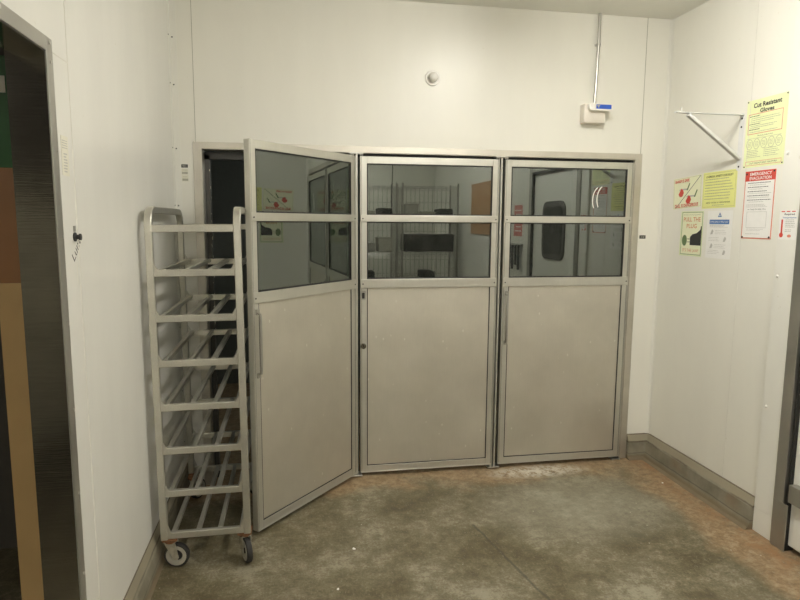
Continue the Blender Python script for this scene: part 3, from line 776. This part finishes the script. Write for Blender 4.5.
# ------------------------------------------------------------------ things behind the camera (seen mirrored in the door glass)
def wire_shelving(name, x0, x1, y0, y1, h, label):
    o = tag(empty(name, Matrix.Translation(((x0+x1)/2, (y0+y1)/2, 0))), label, 'shelving', 'wire shelving behind the camera')
    a, b_ = (x1-x0)/2, (y1-y0)/2
    for sx in (-1, 1):
        for sy in (-1, 1): MB().tube([(sx*a, sy*b_, 0), (sx*a, sy*b_, h)], .0125, 10).build('post', M_greysteel, o, True)
    for k in range(5):
        z = .2 + (h-.25)*k/4; s = MB()
        for sy in (-1, 1):
            s.tube([(-a, sy*b_, z), (a, sy*b_, z)], .005, 6); s.tube([(-a, sy*b_, z-.03), (a, sy*b_, z-.03)], .004, 6)
            for j in range(12):
                xx = -a + 2*a*j/12
                s.tube([(xx, sy*b_, z), (xx+a/12, sy*b_, z-.03)], .002, 4)
        for j in range(9):
            xx = -a + 2*a*(j+.5)/9; s.tube([(xx, -b_, z), (xx, b_, z)], .003, 5)
        s.build('shelf', M_wire, o)
    s = MB()
    for j in range(1, 12): s.tube([(-a + 2*a*j/12, -b_, .2), (-a + 2*a*j/12, -b_, h-.04)], .004, 5)
    for j in range(1, 9): s.tube([(-a, -b_, .2+(h-.25)*j/9), (a, -b_, .2+(h-.25)*j/9)], .003, 5)
    s.build('rear_mesh', M_greysteel, o)
    for sx in (-1, 1):
        s = MB()
        for j in range(7): s.tube([(sx*a, -b_+2*b_*j/7, .2), (sx*a, -b_+2*b_*j/7, h-.05)], .003, 5)
        s.build('side_mesh', M_greysteel, o)
    return o
wire_shelving('wire_shelving', 1.30, 2.10, -5.35, -4.90, 2.15, 'grey wire shelving unit with loaded shelves, mirrored in the middle door glass')
wire_shelving('wire_shelving', 2.18, 2.98, -5.30, -4.85, 2.15, 'right-hand grey wire shelving unit, mirrored in the middle door glass')
k = 0
names = ['plastic_tub', 'cardboard_carton', 'steel_pan']
mats = {'plastic_tub': M_hub, 'cardboard_carton': M_tyre, 'steel_pan': M_greysteel}
for (cx_, lab) in ((1.70, 'left'), (2.58, 'right')):
    for j, z in enumerate((.69, 1.175, 1.66)):
        if lab == 'right' and j == 1:
            m = MB(); m.box(-.36, .36, -.18, .18, 0, .25, .012).box(-.368, .368, -.188, .188, .225, .24, .003)
            o = m.build('storage_crate', M_tyre); o.location = (2.58, -5.08, z+.0055)
            tag(o, 'long black crate filling the middle shelf of the right-hand wire shelving', 'crate'); continue
        for i in range(3):
            nm = names[(i+j) % 3]; w_ = .20; h_ = (.13, .2, .09)[(i+2*j) % 3]
            x = cx_ - .25 + .25*i
            m = MB(); m.box(-w_/2, w_/2, -.16, .16, 0, h_, .012)
            if nm != 'cardboard_carton': m.box(-w_/2-.008, w_/2+.008, -.168, .168, h_-.016, h_-.006, .003)
            o = m.build(nm, mats[nm]); o.location = (x, -5.10, z+.0055)
            tag(o, '%s on the %s shelf of the %s-hand wire shelving, %s' % (nm.replace('_', ' '), ('second', 'middle', 'fourth')[j], lab, ('leftmost', 'in the middle', 'rightmost')[i]), nm.split('_')[1])
o = tag(empty('notice_board', wall_M('R', -3.42, 1.45)), 'orange-brown notice board on the right wall behind the camera', 'board')
MB().box(0, .95, 0, .66, 0, .02, .003).build('cork', M_rosy, o)
o = tag(empty('pink_sign', wall_M('R', -2.52, 1.46)), 'faded pink sign on the right wall past the white door', 'sign')
sheet(o, .24, .33, M_pink); lines(o, M_paper, .03, .22, .05, .27, 6, .012)
o = tag(empty('glove_rack', wall_M('R', -2.48, 1.36)), 'rail of hanging black gloves under the pink sign', 'rack')
MB().box(0, .36, .0, .02, 0, .02, .002).build('rail', M_greysteel, o)
for i in range(4): MB().box(.03+.09*i, .085+.09*i, -.26+.05*(i % 2), .004, .02, .035, .008).build('glove', M_rubber, o)
for i, (x, y) in enumerate(((1.15, -4.2), (1.95, -4.4))):
    MB_ = MB().tube([(x, y, H), (x+.02, y-.02, 2.4), (x+.10*(1-i), y+.02, 2.0), (x+.22*(1-i), y, 1.8)], .006, 8).build('hanging_cable', M_black, None, True)
    tag(MB_, ('left' if i == 0 else 'right') + ' black cable hanging from the ceiling, mirrored in the middle door glass', 'cable')

# ------------------------------------------------------------------ lamps
def lamp(x, y, lab, mat, L=1.2, hw=.085):
    o = tag(empty('ceiling_lamp_or_fill', Matrix.Translation((x, y, H))), lab, 'ceiling lamp', 'strip lights and added fills on the ceiling')
    MB().box(-.10, .10, -L/2-.02, L/2+.02, -.035, 0, .004).build('housing', M_whitep, o)
    MB().box(-hw, hw, -L/2, L/2, -.085, -.035, .012).build('diffuser', mat, o)
lamp(1.92, -1.45, 'lit strip light on the ceiling above the floor in front of the doors', M_tube, .9, .05)
lamp(1.85, -3.7, 'lit strip light on the ceiling above the camera', M_tube2)
lamp(-1.3, -3.3, 'added fill light, unseen on the ceiling of the dark side room', M_fill_side, .6, .05)  # unseen fill added to brighten the board and the jamb
bpy.data.objects['ceiling_lamp_or_fill.002'].location.z = 2.5
lamp(1.2, 1.2, 'added dim fill light, unseen on the ceiling inside the dark cold room', M_fill_cold, .5, .04)  # unseen fill added to lift the black gap beside the open door
bpy.data.objects['ceiling_lamp_or_fill.003'].location.z = 2.3
lamp(1.2, -5.6, 'lit strip light on the ceiling at the far end behind the camera', M_tube2)

w = bpy.data.worlds.new('world'); SC.world = w; w.use_nodes = True
w.node_tree.nodes['Background'].inputs[0].default_value = (.9, .88, .8, 1); w.node_tree.nodes['Background'].inputs[1].default_value = .05

# ------------------------------------------------------------------ camera
yaw, pitch, roll, f = .1728, -.1278, .0066, 609.87
fw = Vector((math.sin(yaw)*math.cos(pitch), math.cos(yaw)*math.cos(pitch), math.sin(pitch)))
r0 = Vector((math.cos(yaw), -math.sin(yaw), 0)); u0 = r0.cross(fw)
r_ = math.cos(roll)*r0 + math.sin(roll)*u0; u_ = -math.sin(roll)*r0 + math.cos(roll)*u0
cam = bpy.data.cameras.new('camera'); co = bpy.data.objects.new('camera', cam); C.objects.link(co)
cam.sensor_width = 36; cam.lens = f/800*36; cam.clip_start = .05
co.matrix_world = Matrix(((r_.x, u_.x, -fw.x, .6601), (r_.y, u_.y, -fw.y, -3.7083), (r_.z, u_.z, -fw.z, 1.607), (0, 0, 0, 1)))
SC.camera = co
SC.view_settings.view_transform = 'Standard'; SC.view_settings.look = 'None'
SC.view_settings.gamma = 1; SC.view_settings.use_curve_mapping = False
SC.view_settings.exposure = 0.0
